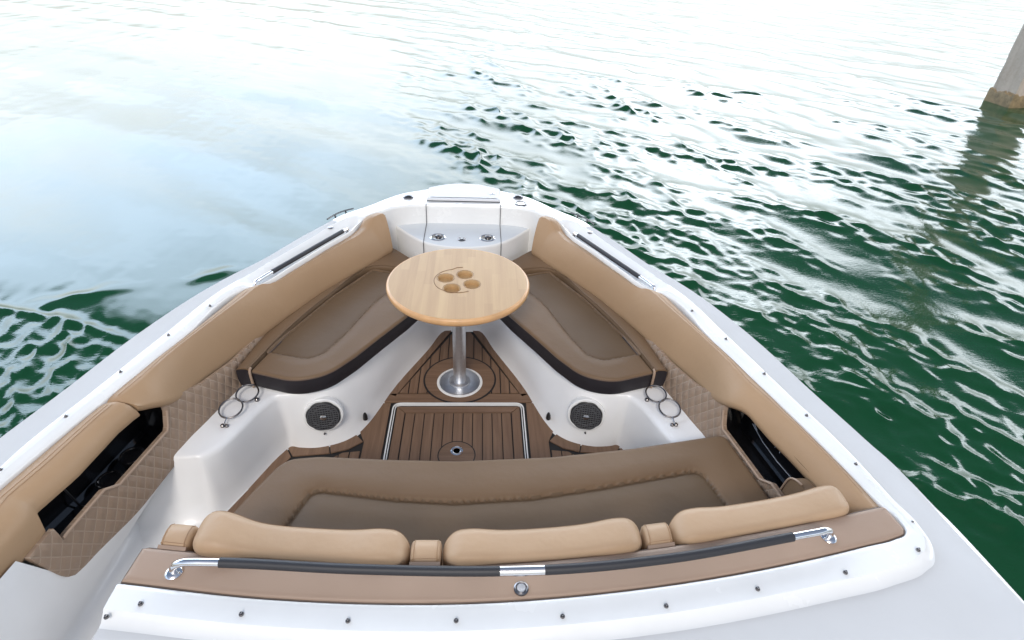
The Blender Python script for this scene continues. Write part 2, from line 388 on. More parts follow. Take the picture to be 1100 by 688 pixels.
def bolster(s):
    aft = [((1.452, 1.14), (1.348, 1.14), .648, .565), ((1.42, 1.31), (1.327, 1.31), .648, .565), ((1.38, 1.464), (1.293, 1.455), .648, .565), ((1.348, 1.58), (1.255, 1.575), .648, .566), ((1.33, 1.64), (1.232, 1.635), .648, .575)]
    st0 = BS if s < 0 else aft+[((1.314, 1.70), (1.205, 1.70), .649, .585)]+BS[2:]
    B = curve([[*a, *b, zt, zl] for a, b, zt, zl in st0], 4)
    rows = []
    n = len(B)
    for i, q in enumerate(B):
        o, l, zt, zl = q[0:2], q[2:4], q[4], q[5]
        k = min(i, n-1-i); sh = {0: .012, 1: .004, 2: .001}.get(k, 0) if (s < 0 or i > n//2) else 0    # soften the free ends
        zt -= sh; zl += sh*.6
        def at(w, z): return (*(o+(l-o)*w), z)
        r = [at(.02, zt-.06), at(.0, zt-.022), at(.03, zt-.012), at(.16, zt-.006), at(.30, zt-.001), at(.42, zt)]
        for a in np.linspace(6, 90, 12):
            a = math.radians(a); sn, cs = math.sin(a), math.cos(a); t = a/(PI/2)
            wa, za = sn*.42+t*.58, cs*.42+(1-t)*.58
            r.append(at(.42+.58*wa, zl+(zt-zl)*za))
        r += [at(.985, zl-.014), at(.92, zl-.026), at(.75, zl-.03), at(.40, zl-.02)]
        rows.append(r)
    rows = mx(rows, s)
    v, f = loft(rows, True, True, True)
    o = obj('side_bolster', v, f, 'tan', boat, 50)
    st_ = [rows[i][4]+np.array([0, 0, .0003]) for i in range(2, n-45)]
    obj('stitch_line', *tube(st_, .0012, 5), 'seam', o)
    return o
for s in (-1, 1): bolster(s)
# armrest pads aft of the bolsters
def armrest(s, yend):
    O = [(1.6925, 1.316), (1.464, 1.378), (1.173, 1.448), (1.10, 1.466), (.85, 1.497), (.3, 1.547), (-1, 1.567)]
    A = [(1.6925, 1.20), (1.66, 1.215), (1.60, 1.232), (1.39, 1.262), (1.25, 1.306), (1.209, 1.294), (1.10, 1.308), (.85, 1.35), (.3, 1.40), (-1, 1.42)]
    if s > 0: A = [(1.6995, 1.20), (1.66, 1.225), (1.60, 1.25), (1.445, 1.295), (1.31, 1.325), (1.14, 1.345), (-1, 1.42)]
    ys = [1.6925, 1.688, 1.67, 1.6, 1.5, 1.4, 1.363, 1.3, 1.27, 1.25, 1.24, 1.228, 1.22, 1.2, 1.173, 1.13]+list(np.linspace(1.10, yend, 12))
    rows = []
    for i, y in enumerate(ys):
        if y < yend-1e-6: continue
        o = np.interp(-y, [-a for a, b in O], [b for a, b in O]); a = np.interp(-y, [-q for q, b in A], [b for q, b in A])
        zl = .565 if y > 1.235 else .488
        sh = (.01 if i == 0 else (.003 if i == 1 else 0)) if s < 0 else 0
        if s > 0 and i == 0: y = 1.6995
        w = a-o; z = .646-sh
        rows.append([(o+w*.02, y, .59), (o+.002, y, z-.022), (o+w*.05, y, z-.012), (o+w*.2, y, z-.005), (o+w*.36, y, z-.001), (o+w*.5, y, z), (o+w*.68, y, z-.006), (o+w*.84, y, z-.020), (o+w*.95, y, z-.040), (o+w, y, z-.062), (o+w, y, min(z-.066, zl+.012)), (o+w*.97, y, zl), (o+w*.6, y, zl)])
    rows = mx(rows, s); v, f = loft(rows, True, True, True)
    o = obj('armrest_pad', v, f, 'tan', boat, 45)
    for k, dz in (((4, .0003), (5, .0003)) if s < 0 else ((4, .0003),)):
        obj('stitch_line', *tube([r[k]+np.array([0, 0, dz]) for r in rows[(2 if s < 0 else 0):]], .0012, 5), 'seam', o)
armrest(-1, -1.0)

# -------- quilted side panels
XT = [(1.127, 1.289), (1.20, 1.28), (1.25, 1.272), (1.45, 1.222), (1.72, 1.178), (1.83, 1.155), (1.9, 1.135), (2.15, 1.06), (2.41, .995), (2.74, .86), (3.0, .71), (3.24, .53)]
def xp(y, z):
    x = np.interp(y, [a for a, b in XT], [b for a, b in XT])
    k = np.interp(y, [1.3, 1.9], [.02, .22])
    return x-(.5-z)*k
def ztop(y): return np.interp(y, [1.0, 1.234, 1.236, 1.25, 1.42, 1.471, 1.75, 1.79, 1.80, 1.845, 1.985, 2.19], [.502, .502, .445, .447, .467, .432, .432, .50, .555, .525, .478, .452])
def zbot(y): return np.interp(y, [1.127, 1.165, 1.186, 1.21, 1.25, 1.5, 1.75, 1.95], [.50, .36, .305, .28, .27, .265, .285, .312])
ys = np.unique(np.r_[np.linspace(1.128, 1.24, 12), [1.234, 1.236, 1.25], np.linspace(1.25, 1.80, 40), [1.471, 1.79, 1.80], np.linspace(1.8, 3.22, 50)])
al = np.r_[0, np.cumsum(np.hypot(np.diff(ys), np.diff([xp(y, .4) for y in ys])))]
def quilt_panel(s):
    nz = 9; V = []; UV = []
    for y, u in zip(ys, al):
        b, t = zbot(y), ztop(y)
        for k in range(nz):
            z = b+(t-b)*k/(nz-1)
            puff = .006*(1-abs(2*k/(nz-1)-1)**6)-.003
            V.append((s*(xp(y, z)-puff), y, z)); UV.append((u, z))
    n = len(ys)
    F = grid_faces(n, nz)
    # thickness: a back sheet 14 mm behind
    V2 = [(x+s*.014, y, z) for x, y, z in V]; off = len(V)
    F2 = [tuple(i+off for i in q[::-1]) for q in F]
    ed = []
    loop = [i*nz for i in range(n)]+[(n-1)*nz+k for k in range(1, nz)]+[i*nz+nz-1 for i in range(n-2, -1, -1)]+[k for k in range(nz-2, 0, -1)]
    for a, b in zip(loop, loop[1:]+loop[:1]): ed.append((a, b, b+off, a+off))
    o = obj('quilted_panel', V+V2, F+F2+ed, 'quilt', boat, 50, uv=UV+UV)
    lip = [(s*(xp(y, ztop(y))-.001), y, ztop(y)) for y in ys if 1.237 < y < 1.795]
    obj('panel_piping', *tube(lip, .0055, 8), 'lightpipe', o)
    return o
for s in (-1, 1): quilt_panel(s)
# dark pockets behind the panels
def pocket(s):
    yy = np.linspace(1.24, 1.82, 16)
    rows = [[(s*(xp(y, .43)+.012), y, .385), (s*(xp(y, .43)+.12), y, .385), (s*(xp(y, .43)+.135), y, .40), (s*(xp(y, .43)+.13), y, .578), (s*(xp(y, .43)+.08), y, .578)] for y in yy]
    v, f = loft(rows); nc = 5
    f += [tuple(range(5)), tuple((len(rows)-1)*5+k for k in range(5))]
    return obj('side_pocket', v, f, 'gloss', boat, 30)
pk = pocket(-1)
for y, dx in ((1.50, .055), (1.62, .055)):
    c = (-(xp(y, .43)+dx), y, .388)
    P = [(c[0]+.042*math.cos(a), c[1]+.042*math.sin(a), .425) for a in np.linspace(0, 2*PI, 28, endpoint=False)]
    h = obj('drink_holder', *join([tube(P, .005, 8, True), lathe([(.036, 0), (.042, .02), (.042, .035)], (c[0], c[1], .387), 28)]), 'gloss', pk)
    obj('holder_base', *lathe([(.03, 0), (.028, .004)], (c[0], c[1], .389), 20), 'black', pk)
obj('holder_rib', *tube([(-(xp(1.40, .43)+.03), 1.40, .39), (-(xp(1.40, .43)+.10), 1.41, .39), (-(xp(1.4, .43)+.125), 1.41, .50)], .004, 6), 'black', pk)
sk = pocket(1)
# stereo face on the back wall of the starboard pocket, with its pale pictograms
def wall_pt(y, z, off=.004): return np.array([xp(y, .43)+.1325-off, y, z])
ft = [wall_pt(1.75, .41, .006), wall_pt(1.42, .41, .006), wall_pt(1.42, .572, .006), wall_pt(1.75, .572, .006)]
fp = obj('control_panel', [*ft, *[p-np.array([.012, 0, 0]) for p in ft]], [(0, 1, 2, 3), (4, 5, 6, 7), (0, 1, 5, 4), (1, 2, 6, 5), (2, 3, 7, 6), (3, 0, 4, 7)], 'gloss', sk)
def stroke(pts, r=.0016):
    return tube([wall_pt(y, z, .0195) for y, z in pts], r, 5)
marks = [stroke([(1.735, .505), (1.72, .48), (1.70, .47)]), stroke([(1.69, .53), (1.69, .49)]), stroke([(1.67, .53), (1.67, .49)]), stroke([(1.69, .51), (1.67, .51)]),
         stroke([(1.64, .495), (1.636, .512), (1.625, .52), (1.614, .512), (1.61, .495)]), stroke([(1.585, .49), (1.585, .525), (1.57, .508), (1.555, .525), (1.555, .49)]),
         stroke([(1.66, .55), (1.63, .55)], .004), stroke([(1.61, .552), (1.585, .552)], .003)]
for m_ in marks: obj('pictogram', *m_, 'mark', sk)
obj('trim_line', *stroke([(1.735, .475), (1.65, .452), (1.55, .446), (1.45, .452)], .0014), 'mark', sk)
# padded divider in that pocket
pd = ccw(round_poly([(1.23, .40), (1.405, .40), (1.385, .565), (1.23, .565)], [.01, .05, .06, .01], 10))
R = []
for d, off in ((0, .055), (0, .02), (.004, .012), (.012, .008)):
    q = inset(pd, d); R.append([(xp(y, .43)+off+.012, y, z) for y, z in q])
v, f = loft(R, True, True, True); pdv = obj('pocket_pad', v, f, 'brown', sk)
obj('pad_piping', *tube([(xp(y, .43)+.022, y, z) for y, z in pd if y > 1.26], .004, 6), 'lightpipe', pdv)

# -------- moulded liner: seat bases, shelf, walkway
FE = [(0, 3.07, 0, 3.11, 0, 3.25), (.09, 3.07, .09, 3.11, .12, 3.25), (.112, 3.066, .135, 3.09, .25, 3.30), (.20, 2.87, .205, 2.92, .46, 3.16), (.383, 2.461, .37, 2.59, .80, 2.68), (.425, 2.33, .46, 2.41, .92, 2.40),
      (.461, 2.232, .525, 2.285, .965, 2.32), (.51, 2.144, .575, 2.19, .99, 2.26), (.56, 2.10, .61, 2.145, 1.005, 2.22), (.617, 2.072, .655, 2.115, 1.015, 2.20), (.70, 2.052, .715, 2.093, 1.03, 2.17), (.78, 2.055, .79, 2.085, 1.04, 2.14),
      (.825, 2.060, .842, 2.075, 1.05, 2.12), (.845, 2.03, .865, 2.045, 1.06, 2.08), (.929, 1.839, .958, 1.81, 1.10, 1.9), (.955, 1.775, .985, 1.755, 1.14, 1.80), (.983, 1.712, 1.022, 1.718, 1.16, 1.77), (1.045, 1.575, 1.075, 1.703, 1.17, 1.75), (1.30, 1.50, 1.25, 1.697, 1.26, 1.74), (1.46, 1.48, 1.42, 1.695, 1.42, 1.74)]
L = curve(FE, 5)
rows = []
for q in L:
    fl, tp, ou = q[0:2], q[2:4], q[4:6]
    d = ou-tp; d = d/max(np.linalg.norm(d), 1e-6)
    w = tp-fl
    cv = float(np.clip((np.linalg.norm(w)-.06)/.06, 0, 1)) if q[1] < 1.8 else 0.0      # the aft end sweeps out into the walkway
    rows.append([(*(fl-d*.015), -.03), (*fl, .0+.006*cv), (*(fl+w*(.06+.14*cv)+d*.004), .008+.002*cv), (*(fl+w*(.35+.1*cv)), .10-.075*cv), (*(fl+w*(.75-.03*cv)), .225-.105*cv), (*(tp-w*.06), .295-.03*cv), (*(tp+d*.004), .312), (*(tp+d*.014), .321), (*(tp+d*.03), .324), (*(tp+(ou-tp)*.6), .325), (*ou, .326)])
rows = np.array(rows)
full = np.vstack([mx(rows, -1)[::-1], rows[1:]])
v, f = loft(full); obj('seat_base', v, f, 'liner', boat, 60)
# port walkway sole and lower liner wall
ws = [(-.945, 1.80), (-1.36, 1.80), (-1.46, -1), (-.88, -1), (-.90, 1.30), (-1.06, 1.53), (-1.02, 1.627)]
v, f = loft([z3(ws, -.02), z3(ws, .0055)], True, True, True); obj('walkway_sole', v, f, 'liner', boat, 30)
rows = []
for y in [1.80, 1.72, 1.6, 1.4, 1.22, 1.17, 1.10, .85, .3, -1]:
    xb = np.interp(-y, [-1.72, -1.1, 0, 1], [1.325, 1.355, 1.39, 1.41])
    if y > 1.12: zt = zbot(max(y, 1.128))+.01; xt = xp(max(y, 1.128), zt)+.006
    else: zt = .53; xt = np.interp(-y, [-1.10, -.85, -.3, 1], [1.298, 1.330, 1.386, 1.406])
    rows.append([(-xt, y, zt), (-(xt*.6+xb*.4), y, zt*.55+.03), (-xb, y, .05), (-(xb-.012), y, .022), (-(xb-.04), y, .009), (-(xb-.10), y, .0062)])
v, f = loft(rows); obj('liner_wall', v, f, 'liner', boat, 50)
# console block under the aft pad: front face and walkway side
SF = [(-.862, 1.052), (-.47, 1.005), (-.092, .978), (.27, .985), (.624, 1.02), (1.05, 1.085), (1.44, 1.165)]
SB = [(1.447, 1.12), (1.452, 1.068), (1.40, 1.045), (1.30, 1.0225), (1.097, .98), (.595, .902), (.07, .867), (-.47, .892), (-.871, .946)]
cf = curve(SF, 5)-np.array([0, .012])
side = np.array([(-.872, .95), (-.874, .84), (-.93, -1)])
line = np.vstack([side[::-1], cf[:1]+[[-.004, 0]], cf])
v, f = loft([z3(line, .635), z3(line, .02)]); obj('console_wall', v, f, 'liner', boat, 30)

# -------- teak sole
floor_poly = [(-1.3, -.5), (1.3, -.5), (1.3, 1.9), (.95, 2.1), (.65, 2.2), (.125, 3.12), (-.125, 3.12), (-.65, 2.2), (-.95, 2.1), (-1.3, 1.9)]
sole = obj('cockpit_sole', [(x, y, -.003) for x, y in floor_poly], [tuple(range(len(floor_poly)))], 'caulk', boat, 0)
def clip(poly, reg):
    out = [np.array(p, float) for p in poly]; R = ccw(reg)
    for i in range(len(R)):
        a, b = R[i], R[(i+1) % len(R)]; n = np.array([-(b-a)[1], (b-a)[0]]); new = []
        for j in range(len(out)):
            p, q = out[j-1], out[j]; dp, dq = (p-a)@n, (q-a)@n
            if dp >= 0 and dq >= 0: new.append(q)
            elif dp >= 0 > dq: new.append(p+(q-p)*dp/(dp-dq))
            elif dp < 0 <= dq: new.append(p+(q-p)*dp/(dp-dq)); new.append(q)
        out = new
        if not out: return []
    return out
class Planks:
    def __init__(s): s.V = []; s.F = []
    def add(s, poly, z=.0035):
        if len(poly) < 3: return
        P = ccw(poly); k = len(s.V); n = len(P)
        ar = abs(np.sum(P[:, 0]*np.roll(P[:, 1], -1)-np.roll(P[:, 0], -1)*P[:, 1]))/2
        if ar < 2e-5: return
        s.V += [(x, y, -.003) for x, y in P]+[(x, y, z) for x, y in P]
        s.F.append(tuple(k+n+i for i in range(n)))
        s.F += [(k+i, k+(i+1) % n, k+n+(i+1) % n, k+n+i) for i in range(n)]
    def strips(s, reg, w=.052, gap=.006, x0=0.0):
        R = np.array(reg); k = math.floor((R[:, 0].min()-x0)/w)-1
        while x0+k*w < R[:, 0].max():
            a, b = x0+k*w+gap/2, x0+(k+1)*w-gap/2
            s.add(clip([(a, -9), (b, -9), (b, 9), (a, 9)], reg)); k += 1
pk_ = Planks(); px_ = Planks()
# forward triangle: margins and centre planks
for s in (-1, 1):
    e0, e1 = np.array((s*.41, 2.463)), np.array((s*.115, 3.10))
    t = (e1-e0)/np.linalg.norm(e1-e0); n = np.array((-t[1], t[0]))*s
    pk_.add([e0+t*.0, e1, e1+n*.052, e0+n*.062])
pk_.strips([(-.335, 2.466), (.335, 2.466), (.055, 3.055), (-.055, 3.055)], x0=.026)
# cross board in front of the hatch
px_.add([(-.42, 2.388), (.42, 2.388), (.42, 2.457), (-.42, 2.457)])
# hatch boards
px_.add([(-.333, 2.352), (.333, 2.352), (.285, 2.305), (-.285, 2.305)])
for s in (-1, 1):
    pk_.add([(s*.333, 2.348), (s*.289, 2.303), (s*.289, .9), (s*.333, .9)])
pk_.strips([(-.284, .9), (.284, .9), (.284, 2.299), (-.284, 2.299)], .0517, .005, x0=.0258)
# side boards
for s in (-1, 1):
    pk_.add([(s*.372, 2.38), (s*.44, 2.38), (s*.52, 2.20), (s*.50, 2.16), (s*.47, 2.09), (s*.47, .9), (s*.372, .9)] if s > 0 else [(s*.372, 2.38), (s*.44, 2.38), (s*.52, 2.20), (s*.50, 2.16), (s*.47, 2.09), (s*.47, .9), (s*.372, .9)][::-1])
    pk_.add([(s*.477, 2.095), (s*.53, 2.155), (s*.64, 2.09), (s*.62, 2.02), (s*.54, 2.045)])
    pk_.add([(s*.645, 2.085), (s*.86, 2.09), (s*.80, 2.00), (s*.626, 2.018)])
    pk_.add([(s*.865, 2.085), (s*1.08, 1.60), (s*.995, 1.58), (s*.807, 1.995)])
    reg = [(s*.477, .9), (s*.98, .9), (s*.98, 1.60), (s*.795, 1.99), (s*.62, 2.012), (s*.54, 2.037), (s*.477, 2.085)]
    pk_.strips(reg, .052, .006, x0=s*.477)
obj('teak_planks', pk_.V, pk_.F, 'teak', sole, 0); obj('teak_crossboards', px_.V, px_.F, 'teakx', sole, 0)
# round inlay at the table foot
def annulus(c, r0, r1, z0, z1, seg=64):
    P = [(r0, z0), (r0, z1), (r1, z1), (r1, z0)]
    rings = [[(c[0]+r*math.cos(2*PI*k/seg), c[1]+r*math.sin(2*PI*k/seg), h) for k in range(seg)] for r, h in P]
    return loft(rings+[rings[0]], True)
obj('inlay_caulk', *annulus((0, 2.585), .20, .211, -.002, .0052), 'caulk', sole, 30)
obj('round_inlay', *lathe([(.2005, -.002), (.2005, .006)], (0, 2.585, 0), 64), 'teakx', sole, 30)
# hatch trim
hf = round_poly([(-.358, .7), (.358, .7), (.358, 2.38), (-.358, 2.38)], [.0, .0, .05, .05])
a, b = ccw(hf), inset(ccw(hf), .0065)
hatch = obj('floor_hatch', *loft([z3(a, -.002), z3(a, .0075), z3(b, .0075), z3(b, -.002)], True), 'gel', boat, 30)
c_, d_ = inset(ccw(hf), .013), inset(ccw(hf), .017)
obj('inner_trim', *loft([z3(c_, -.002), z3(c_, .0070), z3(d_, .0070), z3(d_, -.002)], True), 'gel', hatch, 30)
obj('latch_board', *lathe([(.089, -.002), (.089, .0045)], (0, 2.0, 0), 40), 'teakx', hatch, 30)
obj('latch_caulk', *annulus((0, 2.0), .089, .095, -.002, .0042, 40), 'caulk', hatch, 30)
hl = obj('lift_ring', *lathe([(.031, 0), (.031, .004), (.024, .006), (.018, .003)], (0, 2.025, .0045), 24), 'chrome', hatch)
obj('ring_well', *lathe([(.0175, 0), (.0175, .0025)], (0, 2.025, .0050), 20), 'gloss', hatch)

# -------- speakers
def speaker(s):
    c = Vector((s*.643, 2.083, .198)); n = Vector((-s*.20, -1, .16)).normalized(); F3 = frame(n)
    base = Vector(c)+n*.010
    def L3(prof, off, seg=40): return lathe(prof, c+n*off, seg, F3)
    sp = obj('speaker', *L3([(.093, -.03), (.093, .001), (.090, .0035), (.082, .004), (.080, .001)], .004), 'gel', boat)
    petals = [(.0770+.0035*abs(math.sin(4*t)), t) for t in np.linspace(0, 2*PI, 96, endpoint=False)]
    V = []
    for dz, k in ((0, 1.0), (.008, 1.0), (.010, .96)):
        V.append([tuple(c+n*(.008+dz)+F3@Vector((r*k*math.cos(t), r*k*math.sin(t), 0))) for r, t in petals])
    v, f = loft(V, True, True, True); obj('speaker_cone', v, f, 'black', sp)
    bars = []
    for fam in range(2):
        for i in range(-6, 7):
            x = i*.0118; h = math.sqrt(max(0, .071**2-x*x))
            if h < .012: continue
            P = [(x, -h), (x, h)] if fam == 0 else [(-h, x), (h, x)]
            P = [c+n*(.0195)+F3@Vector((p[0], p[1], 0)) for p in P]
            bars.append(tube(np.array([tuple(p) for p in P]), .0019, 5))
    for rr in (.072, .05):
        bars.append(tube(np.array([tuple(c+n*.0195+F3@Vector((rr*math.cos(t), rr*math.sin(t), 0))) for t in np.linspace(0, 2*PI, 48, endpoint=False)]), .0028, 6, True))
    obj('grille', *join(bars), 'grille', sp)
    bd = L3([(.015, 0), (.015, .004), (.010, .006)], .021, 24); obj('badge', *bd, 'chrome', sp)
for s in (-1, 1): speaker(s)
# floor-level courtesy buttons beside the speakers, and screw under each speaker
def stud(p, n, r, m_='darksteel', nm='snap_button'):
    return obj(nm, *lathe([(r, -.004), (r, .002), (r*.8, .005), (r*.35, .006)], p, 12, frame(n)), m_, boat)
for s in (-1, 1):
    n = Vector((-s*.85, -.45, .15))
    a = obj('hinge_stop', *tube([(s*.476, 2.205, .055), (s*.474, 2.199, .085), (s*.474, 2.198, .10)], [.013, .011, .006], 8), 'black', boat)
    stud((s*.648, 2.066, .088), (0, -1, .15), .005)

# -------- folding wire drink rings on the shelf
for s in (-1, 1):
    def ringpts(cx, cy, r, zc, tilt): return [(s*(cx+r*math.cos(a)), cy+r*math.sin(a), zc+tilt*math.sin(a)*r) for a in np.linspace(0, 2*PI, 30, endpoint=False)]
    A = tube(ringpts(1.003, 1.965, .050, .352, .25), .0040, 7, True)
    B = tube(ringpts(.963, 2.064, .049, .354, .2), .0040, 7, True)
    rg = obj('folding_cup_rings', *join([A, B]), 'darksteel', boat)
    obj('ring_arm', *tube([(s*1.005, 1.916, .343), (s*1.004, 1.885, .340)], .003, 6), 'chrome', rg)
    obj('ring_mount', *join([lathe([(.010, 0), (.010, .008), (.006, .012)], (s*1.012, 1.878, .326), 12), lathe([(.008, 0), (.008, .008), (.005, .012)], (s*.994, 1.876, .326), 12)]), 'darksteel', rg)
    obj('ring_foot', *lathe([(.010, 0), (.010, .010), (.006, .014)], (s*.918, 2.045, .326), 12), 'darksteel', rg)

# -------- hand rails in the trays
for s in (-1, 1):
    A = np.array((1.036, 2.570)); B = np.array((.686, 3.230))
    d = (B-A)/np.linalg.norm(B-A); nrm = np.array((d[1], -d[0]))
    def rp(t, z, off=0): return (*(A+(B-A)*t+nrm*off), z)
    ptsr = [rp(0, .605), rp(.004, .630), rp(.015, .642), rp(.06, .646), rp(.2, .649, -.003), rp(.5, .650, -.005), rp(.8, .649, -.003), rp(.94, .646), rp(.985, .642), rp(.996, .630), rp(1, .605)]
    P = curve(ptsr, 5); P[:, 0] *= s
    gr = obj('grab_rail', *tube(P, .0095, 10), 'chrome', boat)
    grip = curve([rp(.17, .6485, -.0025), rp(.35, .650, -.005), rp(.5, .650, -.005), rp(.7, .650, -.005), rp(.93, .6465, -.001)], 6); grip[:, 0] *= s
    obj('rail_grip', *tube(grip, .0125, 12), 'rubber', gr)
    for t in (0, 1):
        q = rp(t, .612); obj('rail_foot', *lathe([(.017, 0), (.017, .012), (.012, .016)], (s*q[0], q[1], .612), 20), 'darksteel', gr)

# -------- snap fasteners around the coaming
sn = [(-.784, .876), (-.514, .842), (-.235, .818), (.047, .812), (.33, .817), (.618, .839), (.893, .882), (1.175, .927), (1.443, .996), (-.856, .845)]
proto = None
def snap(x, y, z, r=.0066):
    global proto
    if proto is None:
        proto = obj('snap_button', *join([lathe([(r, 0), (r, .0025), (r*.8, .0045)], (0, 0, 0), 16), lathe([(r*.5, .004), (r*.55, .009), (r*.3, .011)], (0, 0, 0), 12)]), 'darksteel', boat)
        o = proto
    else:
        o = proto.copy(); C.objects.link(o)
    o.location = (x, y, z); o.rotation_euler = (0, 0, random.random()*3)
for x, y in sn: snap(x, y, .6675 if x > -.85 else .663)
for x, y in ((1.507, 1.10), (1.457, 1.345), (1.396, 1.593), (1.333, 1.848), (1.257, 2.10), (1.17, 2.335)):
    for s in (-1, 1): snap(s*(x-.012), y, .656, )
# -------- aft pad with its rail
ol = ccw(np.vstack([curve(SF, 5), curve(SB, 4)]))
ol = resample(ol, 240)
v, f = loft([z3(ol, .632), z3(ol, .655), z3(inset(ol, .003), .661), z3(inset(ol, .008), .664), z3(inset(ol, .016), .665)], True, True, True)
pad = obj('coaming_pad', v, f, 'brown_lit', boat, 50)
v, f = tube(z3(ol, .654), .0035, 6, True); obj('pad_piping', v, f, 'pipe', pad)
RC = [(-.672, .965), (-.617, .963), (-.236, .936), (.164, .922), (.288, .923), (.652, .952), (1.059, 1.019), (1.13, 1.031)]
rl = z3(curve(RC, 8), .715)
ends = [np.array([(-.738, .967, .662), (-.736, .967, .682), (-.725, .967, .700), (-.70, .9665, .712)]), np.array([(1.155, 1.038, .712), (1.176, 1.043, .700), (1.185, 1.046, .682), (1.187, 1.047, .662)])]
allp = curve(np.vstack([ends[0], rl[::4], ends[1]]), 4)
rail = obj('console_rail', *tube(allp, .0115, 14), 'chrome', boat)
for x0, x1 in ((-.602, .168), (.284, 1.045)):
    q = np.array([p for p in curve(rl, 3) if x0 <= p[0] <= x1]); obj('rail_grip', *tube(q, .0138, 14), 'rubber', rail)
q = np.array([p for p in curve(rl, 4) if .160 <= p[0] <= .292]); obj('rail_sleeve', *tube(q, .0142, 16), 'chrome', rail)
for x, y in ((-.738, .967), (1.187, 1.047)): obj('rail_foot', *lathe([(.024, 0), (.024, .004), (.020, .008), (.014, .010)], (x, y, .6645), 24), 'chrome', rail)
bl = obj('pad_light', *lathe([(.021, 0), (.021, .005), (.017, .007), (.014, .005)], (.224, .898, .6648), 20), 'darksteel', boat)
obj('lens', *lathe([(.0135, 0), (.012, .004)], (.224, .898, .6692), 16), 'brushed', bl)
# spacer pads between the backrests
def shelf_y(x): return np.interp(x, [p[0] for p in cf], [p[1] for p in cf])
def spacer(x0, x1):
    xm = (x0+x1)/2; y0 = shelf_y(xm); w = (x1-x0)
    sec = [(.004, .60), (.002, .646), (.006, .656), (.014, .667), (.028, .672), (.05, .673), (.072, .667), (.086, .652), (.09, .63), (.09, .52), (.02, .52)]
    R = []
    for k, sh in ((0, .018), (.04, .007), (.12, .001), (.25, 0), (.5, 0), (.75, 0), (.88, .001), (.96, .007), (1, .018)):
        x = x0+w*k; yy = shelf_y(x)+.016
        R.append([(x, yy+np.clip(a, sh, .094-sh), z-sh if z > .6 else z) for a, z in sec])
    v, f = loft(R, True, True, True); o = obj('spacer_pad', v, f, 'cream', boat, 60)
    for k in (2, 6):
        obj('stitch_line', *tube(np.array([R[k][i] for i in range(1, 9)])+np.array([0, -.0003, .0006]), .0013, 5), 'seam', o)
    obj('stitch_line', *tube(np.array([R[k][3] for k in range(1, 8)])+np.array([0, -.0004, .0007]), .0013, 5), 'seam', o)
    R2 = [[(x0+w*k, shelf_y(x0+w*k)+a, z) for a, z in ((.012, .635), (.012, .660), (.022, .664), (.026, .64))] for k in (.01, .5, .99)]
    v, f = loft(R2, True, True, True); obj('spacer_back', v, f, 'brown_lit', o)
spacer(-.822, -.738); spacer(-.094, -.004); spacer(.614, .700)

# ================================================================== LOOSE CUSHIONS
def backrest(x0, x1, label, lift=0.0):
    e = empty('backrest_cushion', ((x0+x1)/2, shelf_y((x0+x1)/2)+.06, .45), label, 'cushion', 'backrest cushions along the aft bench')
    n = 44; R = []; Ln = x1-x0
    for i in range(n):
        t = -1+2*i/(n-1); tt = math.copysign(1-(1-abs(t))**1.8, t) if True else t
        x = (x0+x1)/2+tt*Ln/2
        dist = (1-abs(tt))*Ln/2                        # metres from the end
        q = min(dist/.058, 1); sc = math.sqrt(max(1-(1-q)**2.2, 0)); sc = max(sc, .02)
        bulge = .006*math.exp(-((dist-.09)/.06)**2)-.003*math.exp(-((dist-Ln/2)/.2)**2)+(lift*math.exp(-((dist-.07)/.09)**2) if t < 0 else 0)
        tilt = (shelf_y(x+.01)-shelf_y(x-.01))/.02
        yc = shelf_y(x)+.072; zc = .608+bulge*.6; hy = .058*(.35+.65*sc)+bulge*.5; hz = (.076+bulge)*(.30+.70*sc)
        ring = []
        for k in range(36):
            a = 2*PI*k/36; c, s_ = math.cos(a), math.sin(a)
            ex = 2/4.4
            cy = math.copysign(abs(c)**ex, c)*hy*sc**.35; cz = math.copysign(abs(s_)**ex, s_)*hz*(sc**.2)
            lean = -.10*cz
            ring.append((x, yc+cy+lean, zc+cz-.0))
        R.append(ring)
    v, f = loft(R, True, True, True)
    o = obj('cushion_pad', v, f, 'cream', e, 60)
    sm = []
    for i in range(2, n-2):
        r = np.array(R[i]); c = r.mean(0); sm.append(c+(r[4]-c)*1.002)
    obj('front_seam', *tube(sm, .0016, 5), 'seam', e)
    return e
backrest(-.734, -.097, 'tan backrest cushion nearest the open walkway, leftmost of three along the brown bench', .018)
backrest(-.001, .611, 'middle tan backrest cushion of the aft bench, behind the bare steel sleeve of the rail')
backrest(.703, 1.335, 'tan backrest cushion beside the black control pocket, rightmost of three along the brown bench')

